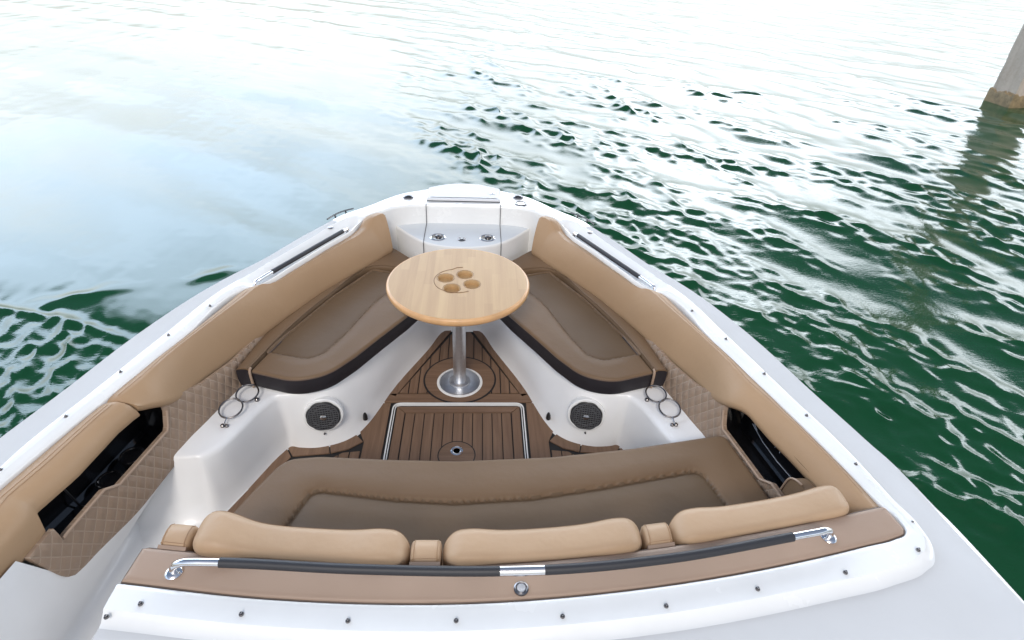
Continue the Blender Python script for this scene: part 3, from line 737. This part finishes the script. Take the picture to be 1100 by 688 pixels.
def poly_dist(P, A):
    """distance of points P to the closed polyline A"""
    d = np.full(len(P), 1e9)
    for a, b in zip(A, np.roll(A, -1, 0)):
        ab = b-a; L2 = ab@ab+1e-12
        t = np.clip(((P-a)@ab)/L2, 0, 1); d = np.minimum(d, np.linalg.norm(P-(a+t[:, None]*ab), axis=1))
    return d
def inside(P, A):
    r = np.zeros(len(P), bool)
    for a, b in zip(A, np.roll(A, -1, 0)):
        c = ((a[1] > P[:, 1]) != (b[1] > P[:, 1]))
        x = (b[0]-a[0])*(P[:, 1]-a[1])/((b[1]-a[1])+1e-15)+a[0]
        r ^= c & (P[:, 0] < x)
    return r
def seat(e, outline, panel, z0, z1, bandmat, depth=.012, r=.022, step=.014, crease=.004):
    """upholstered seat: welted band, rounded top edge, panel set a little lower behind a stitched crease"""
    per = lambda A: np.linalg.norm(np.roll(A, -1, 0)-A, axis=1).sum()
    O = resample(ccw(outline), int(per(outline)/.011)); Pn = resample(ccw(panel), int(per(panel)/.008))
    rng_ = [O]+[inset(O, r*k) for k in (.12, .3, .55, .8, 1.05)]
    extra = [Pn, inset(Pn, .005), inset(Pn, -.005), inset(Pn, .011), inset(Pn, -.012), inset(Pn, .02)]
    lo, hi = O.min(0), O.max(0)
    gx, gy = np.meshgrid(np.arange(lo[0], hi[0], step), np.arange(lo[1], hi[1], step)); G = np.c_[gx.ravel(), gy.ravel()]
    dO = poly_dist(G, O); dP = poly_dist(G, Pn)
    G = G[inside(G, O) & (dO > r*1.2) & (dP > .016)]
    Q = np.vstack(extra[1:]+rng_[1:]); Q = Q[inside(Q, O) & (poly_dist(Q, O) > .0015)]
    Pk = Pn[inside(Pn, O) & (poly_dist(Pn, O) > .0015)]
    loops = [O, Pn, inset(Pn, .005), inset(Pn, -.005), inset(Pn, .011), inset(Pn, -.011)]
    cons = []; k0 = 0
    for L_ in loops:
        m_ = len(L_); cons += [(k0+k, k0+(k+1) % m_) for k in range(m_)]; k0 += m_
    allp = np.vstack(loops+[Q[poly_dist(Q, Pn) > .013], G]); n = len(O)
    vv, ee, ff, *_ = geometry.delaunay_2d_cdt([Vector(p) for p in allp], cons, [], 1, 1e-5)
    P = np.array([(p.x, p.y) for p in vv]); dO = poly_dist(P, O); dP = poly_dist(P, Pn); inn = inside(P, Pn)
    q = np.clip(dO/r, 0, 1)
    Z = z1-r*(1-np.sqrt(np.maximum(1-(1-q)**2, 0)))*.8
    Z += .006*np.clip((dO-r)/.08, 0, 1)*np.where(inn, 0, np.clip(dP/.05, 0, 1))
    Z -= crease*np.exp(-(dP/.0085)**2)
    Z -= np.where(inn, depth*(1-.45*np.clip(dP/.07, 0, 1)), 0)
    F = [tuple(t) for t in ff]; cen = np.array([P[list(t)].mean(0) for t in F]); ip = inside(cen, Pn).astype(int)
    obj('seat_top', np.c_[P, Z], F, None, e, 179, mats=['brown', 'brown_shaded'], fmat=ip)
    zb = z1-r*.8
    v, f = loft([z3(inset(O, .01), z0), z3(inset(O, .002), z0+.004), z3(O, z0+.012), z3(O, zb-.004), z3(inset(O, .002), zb+.001), z3(inset(O, .02), zb-.001)], True, True, False); obj('side_band', v, f, bandmat, e, 60)
    obj('welt', *tube(z3(inset(O, .0005), zb+.0005), .0030, 6, True), 'pipe', e)
# aft bench seat
bo = [(-.786, 1.0), (-.786, 1.302), (-.73, 1.442), (-.655, 1.60), (-.52, 1.614), (-.25, 1.596), (.018, 1.586), (.40, 1.604), (.744, 1.648), (1.162, 1.726), (1.222, 1.36), (1.25, 1.28), (1.26, 1.12), (.6, 1.0), (0, .96)]
bo = round_poly(bo, [.0, .2, .2, .10, .3, .3, .3, .3, .3, .04, .05, .02, .0, 0, 0])
bp_in = [(-.62, 1.06), (-.58, 1.26), (-.515, 1.455), (-.20, 1.405), (.024, 1.388), (.30, 1.405), (.554, 1.447), (.995, 1.535), (1.052, 1.30), (1.09, 1.14), (.6, 1.04), (0, 1.0)]
bp_in = ccw(round_poly(bp_in, [.0, .2, .06, .3, .3, .3, .3, .06, .1, .0, 0, 0]))
bench = empty('bench_cushion', (.22, 1.35, .30), 'long brown bench cushion with an inset panel darkened as shade, in front of the three tan backrests', 'cushion')
seat(bench, bo, bp_in, .30, .43, 'brown', depth=.014, step=.02)
bi_ = resample(inset(ccw(bo), .05), 120)
v, f = loft([z3(bi_, .006), z3(bi_, .299)], True, False, True); obj('bench_base', v, f, 'liner', boat, 40)

# bow seats
def bow_seat(s, label):
    e = empty('bow_seat_cushion', (s*.62, 2.6, .326), label, 'cushion', 'bow seat cushions either side of the table')
    main = [(.957, 2.138), (.741, 2.068), (.60, 2.115), (.497, 2.255), (.40, 2.42), (.282, 2.612), (.165, 2.84), (.135, 2.95), (.20, 3.015), (.545, 3.135), (.725, 2.812), (.859, 2.49)]
    main = round_poly(main, [.004, .22, .22, .3, .3, .4, .2, .05, .02, .03, .5, .5], 10)
    pan = [(.922, 2.285), (.722, 2.228), (.655, 2.268), (.58, 2.44), (.478, 2.745), (.37, 2.92), (.335, 3.0), (.36, 3.055), (.540, 3.118), (.716, 2.808), (.849, 2.488)]
    pan = round_poly(pan, [.01, .07, .07, .3, .4, .2, .06, .03, .02, .5, .5], 10)
    seat(e, mx(main, s), mx(pan, s), .330, .43, 'band', depth=.008, r=.016, step=.016, crease=.004)
    # outer filler strip along the hull and across the front
    A = np.array(curve([(.962, 2.140), (.863, 2.493), (.730, 2.816), (.552, 3.142), (.20, 3.020), (.138, 2.956)], 6))
    B = np.array(curve([(1.030, 2.150), (.965, 2.50), (.83, 2.83), (.472, 3.415), (.325, 3.255), (.135, 3.10)], 6))
    rows = []
    for a, b in zip(A, B):
        d = b-a; l = np.linalg.norm(d); d /= l; g = .003
        def at(w, z): return (*(a+d*w), z)
        rows.append([at(g, .333), at(g, .415), at(g+.004, .432), at(g+.014, .439), at(l*.6, .437), at(l-.012, .434), at(l-.002, .42), at(l, .333)])
    rows = mx(rows, s); v, f = loft(rows, True, True, True)
    st_ = obj('filler_strip', v, f, 'brown', e, 60)
    # its dark end face, and the light piping down the joint
    r0 = rows[0]; P = [np.array(p)+np.array([0, -.003, 0]) for p in r0]; P2 = [np.array(p)+np.array([0, .012, 0]) for p in r0]
    Q = np.array([P, P2]); Q[:, 2:6, 2] -= .008
    v, f = loft(Q, True, True, True); obj('strip_end', v, f, 'band', e, 40)
    jx = s*.9595
    obj('joint_piping', *tube([(jx, 2.133, .333), (jx, 2.131, .40), (jx, 2.132, .424), (jx, 2.138, .433), (jx, 2.15, .434)], .0065, 8), 'lightpipe', e)
    J = mx(np.array([rw[2] for rw in rows]), 1); obj('strip_piping', *tube(J+np.array([0, 0, .004]), .0042, 6), 'brown', e)
bow_seat(-1, 'brown bow seat cushion with charcoal side band, left of the round table')
bow_seat(1, 'brown bow seat cushion with charcoal side band, right of the round table')

# ================================================================== TABLE
TC = (0.0, 2.534)
tb = empty('pedestal_table', (TC[0], TC[1], .006), 'round wooden table with four cup recesses on a steel pedestal between the bow seats', 'table')
holes = [(-.065, 2.560), (.032, 2.597), (-.031, 2.458), (.069, 2.501)]; hr_ = .041; zt = .696
seg = 72; Rr = .361
outer = [(TC[0]+(Rr-.012)*math.cos(2*PI*k/seg), TC[1]+(Rr-.012)*math.sin(2*PI*k/seg)) for k in range(seg)]
pts2 = list(outer); edges = [(k, (k+1) % seg) for k in range(seg)]
for hx, hy in holes:
    o = len(pts2); pts2 += [(hx+hr_*math.cos(2*PI*k/28), hy+hr_*math.sin(2*PI*k/28)) for k in range(28)]; edges += [(o+k, o+(k+1) % 28) for k in range(28)]
vv, ee, ff, *_ = geometry.delaunay_2d_cdt([Vector(p) for p in pts2], edges, [], 2, 1e-6)
ff = [t for t in ff if all(math.hypot((sum(vv[i].x for i in t)/3)-hx, (sum(vv[i].y for i in t)/3)-hy) > hr_*.98 for hx, hy in holes)]
top = ([(p.x, p.y, zt) for p in vv], [tuple(t) for t in ff])
parts = [top]
for hx, hy in holes:
    rr = [[(hx+r*math.cos(2*PI*k/28), hy+r*math.sin(2*PI*k/28), z) for k in range(28)] for r, z in ((hr_, zt), (hr_-.002, zt-.004), (hr_-.003, zt-.024))]
    parts.append(loft(rr, True, False, True))
ttop = obj('tabletop', *join(parts), 'oak', tb, 30)
prof = [(Rr-.012, zt), (Rr-.004, zt-.002), (Rr, zt-.008), (Rr+.001, zt-.02), (Rr-.002, zt-.032), (Rr-.012, zt-.041), (Rr-.05, zt-.045), (.05, zt-.045)]
rr = [[(TC[0]+r*math.cos(2*PI*k/seg), TC[1]+r*math.sin(2*PI*k/seg), z) for k in range(seg)] for r, z in prof]
obj('table_rim', *loft(rr, True, False, True), 'oakedge', tb, 50)
# engraved line around the recesses
arc = [(-.005+.118*math.cos(a), 2.535+.118*math.sin(a), zt+.0005) for a in np.radians(np.linspace(105, 300, 50))]
arc = [(.02, 2.672, zt+.0005), (-.01, 2.668, zt+.0005)]+arc
obj('engraved_line', *tube(arc, .0017, 5), 'groove', ttop)
hr2 = [tube([(hx+(hr_+.003)*math.cos(a), hy+(hr_+.003)*math.sin(a), zt+.0003) for a in np.linspace(0, 2*PI, 32, endpoint=False)], .0012, 5, True) for hx, hy in holes]
obj('recess_rims', *join(hr2), 'groove', ttop)
obj('pedestal', *lathe([(.036, .02), (.036, .52), (.037, .6), (.040, .62), (.075, .645), (.075, .652)], (TC[0], TC[1]+.01, 0), 32), 'brushed', tb)
obj('foot_plate', *lathe([(.117, .007), (.117, .0105), (.111, .0125), (.060, .0135), (.058, .022), (.040, .030), (.037, .032)], (TC[0], TC[1]+.02, 0), 56), 'brushed', tb)
obj('foot_ring', *lathe([(.131, .0062), (.131, .0090), (.127, .0100), (.118, .0095)], (TC[0], TC[1]+.02, 0), 64), 'gel', tb)

# ================================================================== PILLAR
ZW = -.38
def pillar():
    e = empty('concrete_pillar', (11.2, 12.1, ZW), 'square weathered concrete pillar standing in the water at the right edge', 'pillar')
    m, nt, b = nodes_of('weathered_concrete')
    tc = N(nt, 'ShaderNodeTexCoord'); n = N(nt, 'ShaderNodeTexNoise', Scale=2.2, Detail=9.0, Roughness=.65); nt.links.new(tc.outputs['Object'], n.inputs['Vector'])
    n2 = N(nt, 'ShaderNodeTexNoise', Scale=22.0, Detail=6.0, Roughness=.7); nt.links.new(tc.outputs['Object'], n2.inputs['Vector'])
    mp_ = N(nt, 'ShaderNodeMapping'); mp_.inputs['Scale'].default_value = (7, 7, .5); nt.links.new(tc.outputs['Object'], mp_.inputs[0])
    n3 = N(nt, 'ShaderNodeTexNoise', Scale=1.0, Detail=5.0, Roughness=.6); nt.links.new(mp_.outputs[0], n3.inputs['Vector'])     # rain streaks
    f1 = math_n(nt, 'ADD', math_n(nt, 'ADD', math_n(nt, 'MULTIPLY', n.outputs['Fac'], .4), math_n(nt, 'MULTIPLY', n2.outputs['Fac'], .25)), math_n(nt, 'MULTIPLY', n3.outputs['Fac'], .35))
    r = N(nt, 'ShaderNodeMapRange'); nt.links.new(f1, r.inputs[0]); r.inputs[1].default_value = .35; r.inputs[2].default_value = .65
    nt.links.new(mixcol(nt, r.outputs[0], (.37, .30, .24), (.56, .49, .42)), b.inputs['Base Color'])
    bp = N(nt, 'ShaderNodeBump', Strength=.5, Distance=.02); nt.links.new(n2.outputs['Fac'], bp.inputs['Height']); nt.links.new(bp.outputs[0], b.inputs['Normal'])
    b.inputs['Roughness'].default_value = .85
    M['conc'] = m; M['wet'] = mat('stained_concrete', (.22, .16, .085), .6, var=.45, vscale=9.0, bump=.5, bscale=30)
    c0 = np.array([(10.74, 12.13), (10.79, 11.55), (11.50, 11.62), (11.45, 12.20)])
    R = []
    for z in np.linspace(ZW-1.2, 6.0, 40):
        P = resample(round_poly(c0, .02, 3), 48); k = .008*np.sin(P[:, 0]*9+z*3)+.006*np.sin(P[:, 1]*13-z*5)
        P = P+np.c_[k, k*.6]
        if abs((z-ZW) % 1.5-.75) < .09: P = inset(ccw(P), .012)
        R.append(z3(P, z))
    v, f = loft(R, True, True, True); obj('pillar_shaft', v, f, 'conc', e, 40)
    c1 = np.array([(10.70, 12.17), (10.75, 11.51), (11.54, 11.58), (11.49, 12.24)]); R = []
    for z, d in ((ZW-.8, .0), (ZW+.0, .0), (ZW+.17, .004), (ZW+.23, .012), (ZW+.25, .05)):
        P = resample(round_poly(c1, .03, 3), 64)
        P = inset(ccw(P), d); j = np.array([.02*math.sin(i*.9)+.015*math.sin(i*2.3) for i in range(64)])
        R.append(np.c_[P, z+(j if z > ZW+.1 else 0*j)])
    v, f = loft(R, True, True, True); obj('stained_footing', v, f, 'wet', e, 40)
pillar()

# ================================================================== WATER
def water():
    fr = np.radians(np.linspace(-76, 76, 1600)); bk = np.radians(np.linspace(76, 284, 70)[1:-1])
    az = np.r_[fr, bk]                                   # measured from +Y towards +X
    r1 = 1.3*np.exp(np.arange(0, math.log(60/1.3), .0050)); r2 = r1[-1]*np.exp(np.arange(1, 90)*.05)
    rr = np.r_[r1, r2]; nr, na = len(rr), len(az)
    Rg, A = np.meshgrid(rr, az, indexing='ij')
    X = Rg*np.sin(A); Y = Rg*np.cos(A)
    dr = np.maximum(np.gradient(rr)[:, None], Rg*np.radians(152/1600))
    def lown(sc, seed, k=10):
        g = np.random.default_rng(seed); o = np.zeros_like(X)
        for i in range(k):
            a = g.uniform(0, 2*PI); w = sc*g.uniform(.5, 1.6); o += np.sin((X*math.cos(a)+Y*math.sin(a))*w+g.uniform(0, 6.28))
        return o/math.sqrt(k)
    # smooth slick off the port bow
    xb = np.interp(Y, [3.5, 6.88, 12.76, 21, 60], [-.3, -.68, -1.33, -2.2, -7.0])+.05*lown(3.0, 3)+.03*lown(9.0, 4)
    yb = 3.5-.375*(X+2.4)+.07*lown(2.5, 5)+.04*lown(7, 6)
    sg = lambda t: 1/(1+np.exp(-np.clip(t, -40, 40)))
    calm = sg((xb-X)/(.11+.02*np.maximum(Y-5, 0)))*sg((Y-yb)/.05)
    far = np.clip((Rg-8)/14, 0, 1)
    amp = calm*(.06+.30*far)+(1-calm)*(1.0+.18*lown(.5, 8))*(1-.45*far)
    nearl = sg((-.9-X)/.15)*sg((yb-Y)/.05)                # choppy patch between slick and port side
    longamp = calm*(.30+.3*far)+(1-calm)*(1-.35*far)*(1-.6*nearl)
    Z = np.zeros_like(X); DX = np.zeros_like(X); DY = np.zeros_like(X)
    g = np.random.default_rng(21); n = 110
    main = math.radians(212)                              # travel direction (from +X, anticlockwise)
    lams = .085*(2.4/.085)**(np.arange(n)/(n-1))
    mod = 1.0
    for lam in lams[::-1]:                                # long waves first: they gather the ripples on their crests
        lam *= g.uniform(.95, 1.05)
        th = main+g.normal(0, .42 if lam > .6 else .74)
        k = 2*PI/lam; slope = .044 if lam < .30 else (.028 if lam < .8 else .014)
        a = slope/k
        if lam < .55 and not isinstance(mod, np.ndarray):
            zs = Z/max(Z[(Rg < 12) & (X > 1)].std(), 1e-6)
            mod = np.clip(.60+.12*np.clip((Rg-4)/5, 0, 1)+.50*zs+.48*lown(1.3, 17), .10, 2.2)
        fade = np.clip((lam/dr-2.4)/2.5, 0, 1)
        am = amp*mod*(1-.15*nearl if lam < .3 else 1-.7*nearl) if lam < .95 else longamp*.9
        ph = k*(X*math.cos(th)+Y*math.sin(th))+g.uniform(0, 2*PI)
        aa = a*fade*am
        Z += aa*np.sin(ph); q = .9*aa*np.cos(ph); DX += q*math.cos(th); DY += q*math.sin(th)
    # long gentle swell of the slick
    Z += .006*calm*np.sin(2*PI*(X*.55+Y*.84)/1.35+lown(.8, 11))+.010*np.sin(2*PI*(X*.3+Y*.95)/3.1+1+lown(.4, 12))*np.clip(1-Rg/60, 0, 1)
    for hx, hy, sx, sy, hh in ((-2.17, 4.42, .20, .085, .016), (-3.05, 4.02, .36, .09, .017)):
        wob = .25*lown(7.0, 31)+.22*lown(22.0, 33)
        Z += hh*np.exp(-(((X-hx)*.93+(Y-hy)*.37)/sx)**2-((-(X-hx)*.37+(Y-hy)*.93)/sy+wob)**2)*np.clip(1-np.hypot(X-hx, Y-hy)/1.5, 0, 1)
    # ripple ridge where the slick ends
    Z += .016*np.exp(-((Y-yb+.06)/.05)**2)*sg((-1.2-X)/.3)
    V = np.stack([X+DX, Y+DY, ZW+Z], -1).reshape(-1, 3)
    i = np.arange(nr-1)[:, None]*na; j = np.arange(na)[None, :]; j2 = (j+1) % na
    F = np.stack([i+j, i+j2, i+na+j2, i+na+j], -1).reshape(-1, 4)[:, ::-1]
    me = bpy.data.meshes.new('water')
    me.vertices.add(len(V)+1); me.vertices.foreach_set('co', np.vstack([V, [[0, 0, ZW-.05]]]).ravel())
    me.loops.add(F.size); me.loops.foreach_set('vertex_index', F.ravel().astype(np.int32))
    me.polygons.add(len(F)); me.polygons.foreach_set('loop_start', np.arange(0, F.size, 4, dtype=np.int32)); me.polygons.foreach_set('loop_total', np.full(len(F), 4, np.int32))
    me.update(calc_edges=True); me.shade_smooth()
    ca = me.attributes.new('calm', 'FLOAT', 'POINT'); ca.data.foreach_set('value', np.r_[calm.ravel(), [0]].astype(np.float32))
    o = bpy.data.objects.new('water', me); C.objects.link(o); o['kind'] = 'structure'
    tag(o, 'green rippled water with a smooth pale slick off the left of the bow', 'water')
    m, nt, b = nodes_of('green_water')
    b.inputs['Base Color'].default_value = (.004, .049, .016, 1); b.inputs['Roughness'].default_value = .012
    b.inputs['IOR'].default_value = 1.36
    tc = N(nt, 'ShaderNodeTexCoord'); mp = N(nt, 'ShaderNodeMapping'); mp.inputs['Scale'].default_value = (1.0, 2.0, 1.0); mp.inputs['Rotation'].default_value = (0, 0, math.radians(20))
    nt.links.new(tc.outputs['Object'], mp.inputs[0])
    n1 = N(nt, 'ShaderNodeTexNoise', Scale=30.0, Detail=3.0, Roughness=.55, Distortion=.4); nt.links.new(mp.outputs[0], n1.inputs['Vector'])
    at = N(nt, 'ShaderNodeAttribute'); at.attribute_name = 'calm'
    st_ = math_n(nt, 'SUBTRACT', 1.0, math_n(nt, 'MULTIPLY', at.outputs['Fac'], .93))
    bp = N(nt, 'ShaderNodeBump', Distance=.007); nt.links.new(math_n(nt, 'MULTIPLY', st_, .20), bp.inputs['Strength']); nt.links.new(n1.outputs['Fac'], bp.inputs['Height']); nt.links.new(bp.outputs[0], b.inputs['Normal'])
    me.materials.append(m)
water()

# ================================================================== SKY, SUN, CAMERA
SUN_EL, SUN_AZ = math.radians(46), math.radians(188)     # azimuth from +Y towards +X
W = bpy.data.worlds.new('World'); S.world = W; W.use_nodes = True
nt = W.node_tree; bg = nt.nodes['Background']
sky = N(nt, 'ShaderNodeTexSky'); sky.sky_type = 'NISHITA'; sky.sun_disc = False; sky.sun_elevation = SUN_EL; sky.sun_rotation = SUN_AZ
sky.air_density = 1.0; sky.dust_density = 2.0
tc = N(nt, 'ShaderNodeTexCoord'); sp = N(nt, 'ShaderNodeSeparateXYZ'); nt.links.new(tc.outputs['Generated'], sp.inputs[0])
def rampn(v, a, b, lo=0.0, hi=1.0, smooth=True):
    r = N(nt, 'ShaderNodeMapRange'); r.interpolation_type = 'SMOOTHSTEP' if smooth else 'LINEAR'
    nt.links.new(v, r.inputs[0]); r.inputs[1].default_value = a; r.inputs[2].default_value = b; r.inputs[3].default_value = lo; r.inputs[4].default_value = hi
    return r.outputs[0]
mp = N(nt, 'ShaderNodeMapping'); mp.inputs['Scale'].default_value = (1.0, 1.0, 2.6); nt.links.new(tc.outputs['Generated'], mp.inputs[0])
cn = N(nt, 'ShaderNodeTexNoise', Scale=2.6, Detail=7.0, Roughness=.55); nt.links.new(mp.outputs[0], cn.inputs['Vector'])
cloudn = rampn(cn.outputs['Fac'], .32, .68, .86, 1.12)
leftness = rampn(sp.outputs[0], -.40, .10, 1.0, 0.0)
# unseen bright cloud bank, added for the water to reflect; higher to port
hi_edge = math_n(nt, 'ADD', rampn(sp.outputs[0], .10, .60, .56, .37), math_n(nt, 'ADD', math_n(nt, 'MULTIPLY', leftness, .02), rampn(sp.outputs[0], -.62, -.45, -.11, 0.0)))
hi_edge = math_n(nt, 'ADD', hi_edge, math_n(nt, 'MULTIPLY', math_n(nt, 'SUBTRACT', cn.outputs['Fac'], .5), .16))
lowb = N(nt, 'ShaderNodeMapRange'); lowb.interpolation_type = 'SMOOTHSTEP'
nt.links.new(sp.outputs[2], lowb.inputs[0]); nt.links.new(math_n(nt, 'SUBTRACT', hi_edge, math_n(nt, 'SUBTRACT', .08, math_n(nt, 'MULTIPLY', leftness, .04))), lowb.inputs[1]); nt.links.new(math_n(nt, 'ADD', hi_edge, math_n(nt, 'SUBTRACT', .05, math_n(nt, 'MULTIPLY', leftness, .02))), lowb.inputs[2]); lowb.inputs[3].default_value = 1; lowb.inputs[4].default_value = 0
ahead = rampn(sp.outputs[1], -.05, .35, .12, 1.0)
bank = math_n(nt, 'MULTIPLY', math_n(nt, 'MULTIPLY', lowb.outputs[0], ahead), cloudn)
bank = math_n(nt, 'MULTIPLY', bank, math_n(nt, 'ADD', 1.0, math_n(nt, 'MULTIPLY', math_n(nt, 'MULTIPLY', leftness, rampn(sp.outputs[2], .32, .48)), .45)))
bank = math_n(nt, 'MULTIPLY', bank, rampn(sp.outputs[2], .05, .37, .11, 1.0, False))      # dimmed towards the horizon so the far water does not clip
bank = math_n(nt, 'MULTIPLY', bank, math_n(nt, 'ADD', 1.0, math_n(nt, 'MULTIPLY', rampn(sp.outputs[0], .08, .35), rampn(sp.outputs[2], .20, .33, 0.0, 1.0))))
BANK, HIGH = 56.0, 1.6
val = math_n(nt, 'ADD', math_n(nt, 'MULTIPLY', bank, BANK), math_n(nt, 'MULTIPLY', cloudn, HIGH))
ccol = mixcol(nt, math_n(nt, 'MULTIPLY', rampn(sp.outputs[2], .14, .40), math_n(nt, 'ADD', .35, math_n(nt, 'MULTIPLY', leftness, .65))), (.97, .99, 1.0), (.66, .80, 1.0))
vm = N(nt, 'ShaderNodeVectorMath'); vm.operation = 'SCALE'; nt.links.new(ccol, vm.inputs[0]); nt.links.new(val, vm.inputs['Scale'])
ad = N(nt, 'ShaderNodeVectorMath'); ad.operation = 'ADD'; nt.links.new(sky.outputs[0], ad.inputs[0]); nt.links.new(vm.outputs[0], ad.inputs[1])
nt.links.new(ad.outputs[0], bg.inputs['Color']); bg.inputs['Strength'].default_value = .10
sl = bpy.data.lights.new('sun', 'SUN'); sl.energy = 1.45; sl.angle = math.radians(16); sl.color = (1, .95, .88)
so = bpy.data.objects.new('sun', sl); C.objects.link(so)
dv = Vector((math.cos(SUN_EL)*math.sin(SUN_AZ), math.cos(SUN_EL)*math.cos(SUN_AZ), math.sin(SUN_EL)))
so.rotation_euler = dv.to_track_quat('Z', 'Y').to_euler(); so.location = dv*20

cam = bpy.data.cameras.new('camera'); co = bpy.data.objects.new('camera', cam); C.objects.link(co); S.camera = co
r = Vector((0.9980739627, -0.0457903006, 0.0418522794)); u = Vector((-0.0088513484, 0.5626349594, 0.8266580648)); fw = Vector((0.0614004768, 0.8254363397, -0.5611459975))
mw = Matrix((r, u, -fw)).transposed().to_4x4(); mw.translation = (.0938, 0, 2.18); co.matrix_world = mw
cam.sensor_width = 36; cam.lens = 617.9326/1100*36; cam.clip_start = .05; cam.clip_end = 12000
S.view_settings.view_transform = 'Standard'; S.view_settings.look = 'None'; S.view_settings.exposure = 0; S.view_settings.gamma = 1; S.view_settings.use_curve_mapping = False
S.render.resolution_x = 1024; S.render.resolution_y = 640
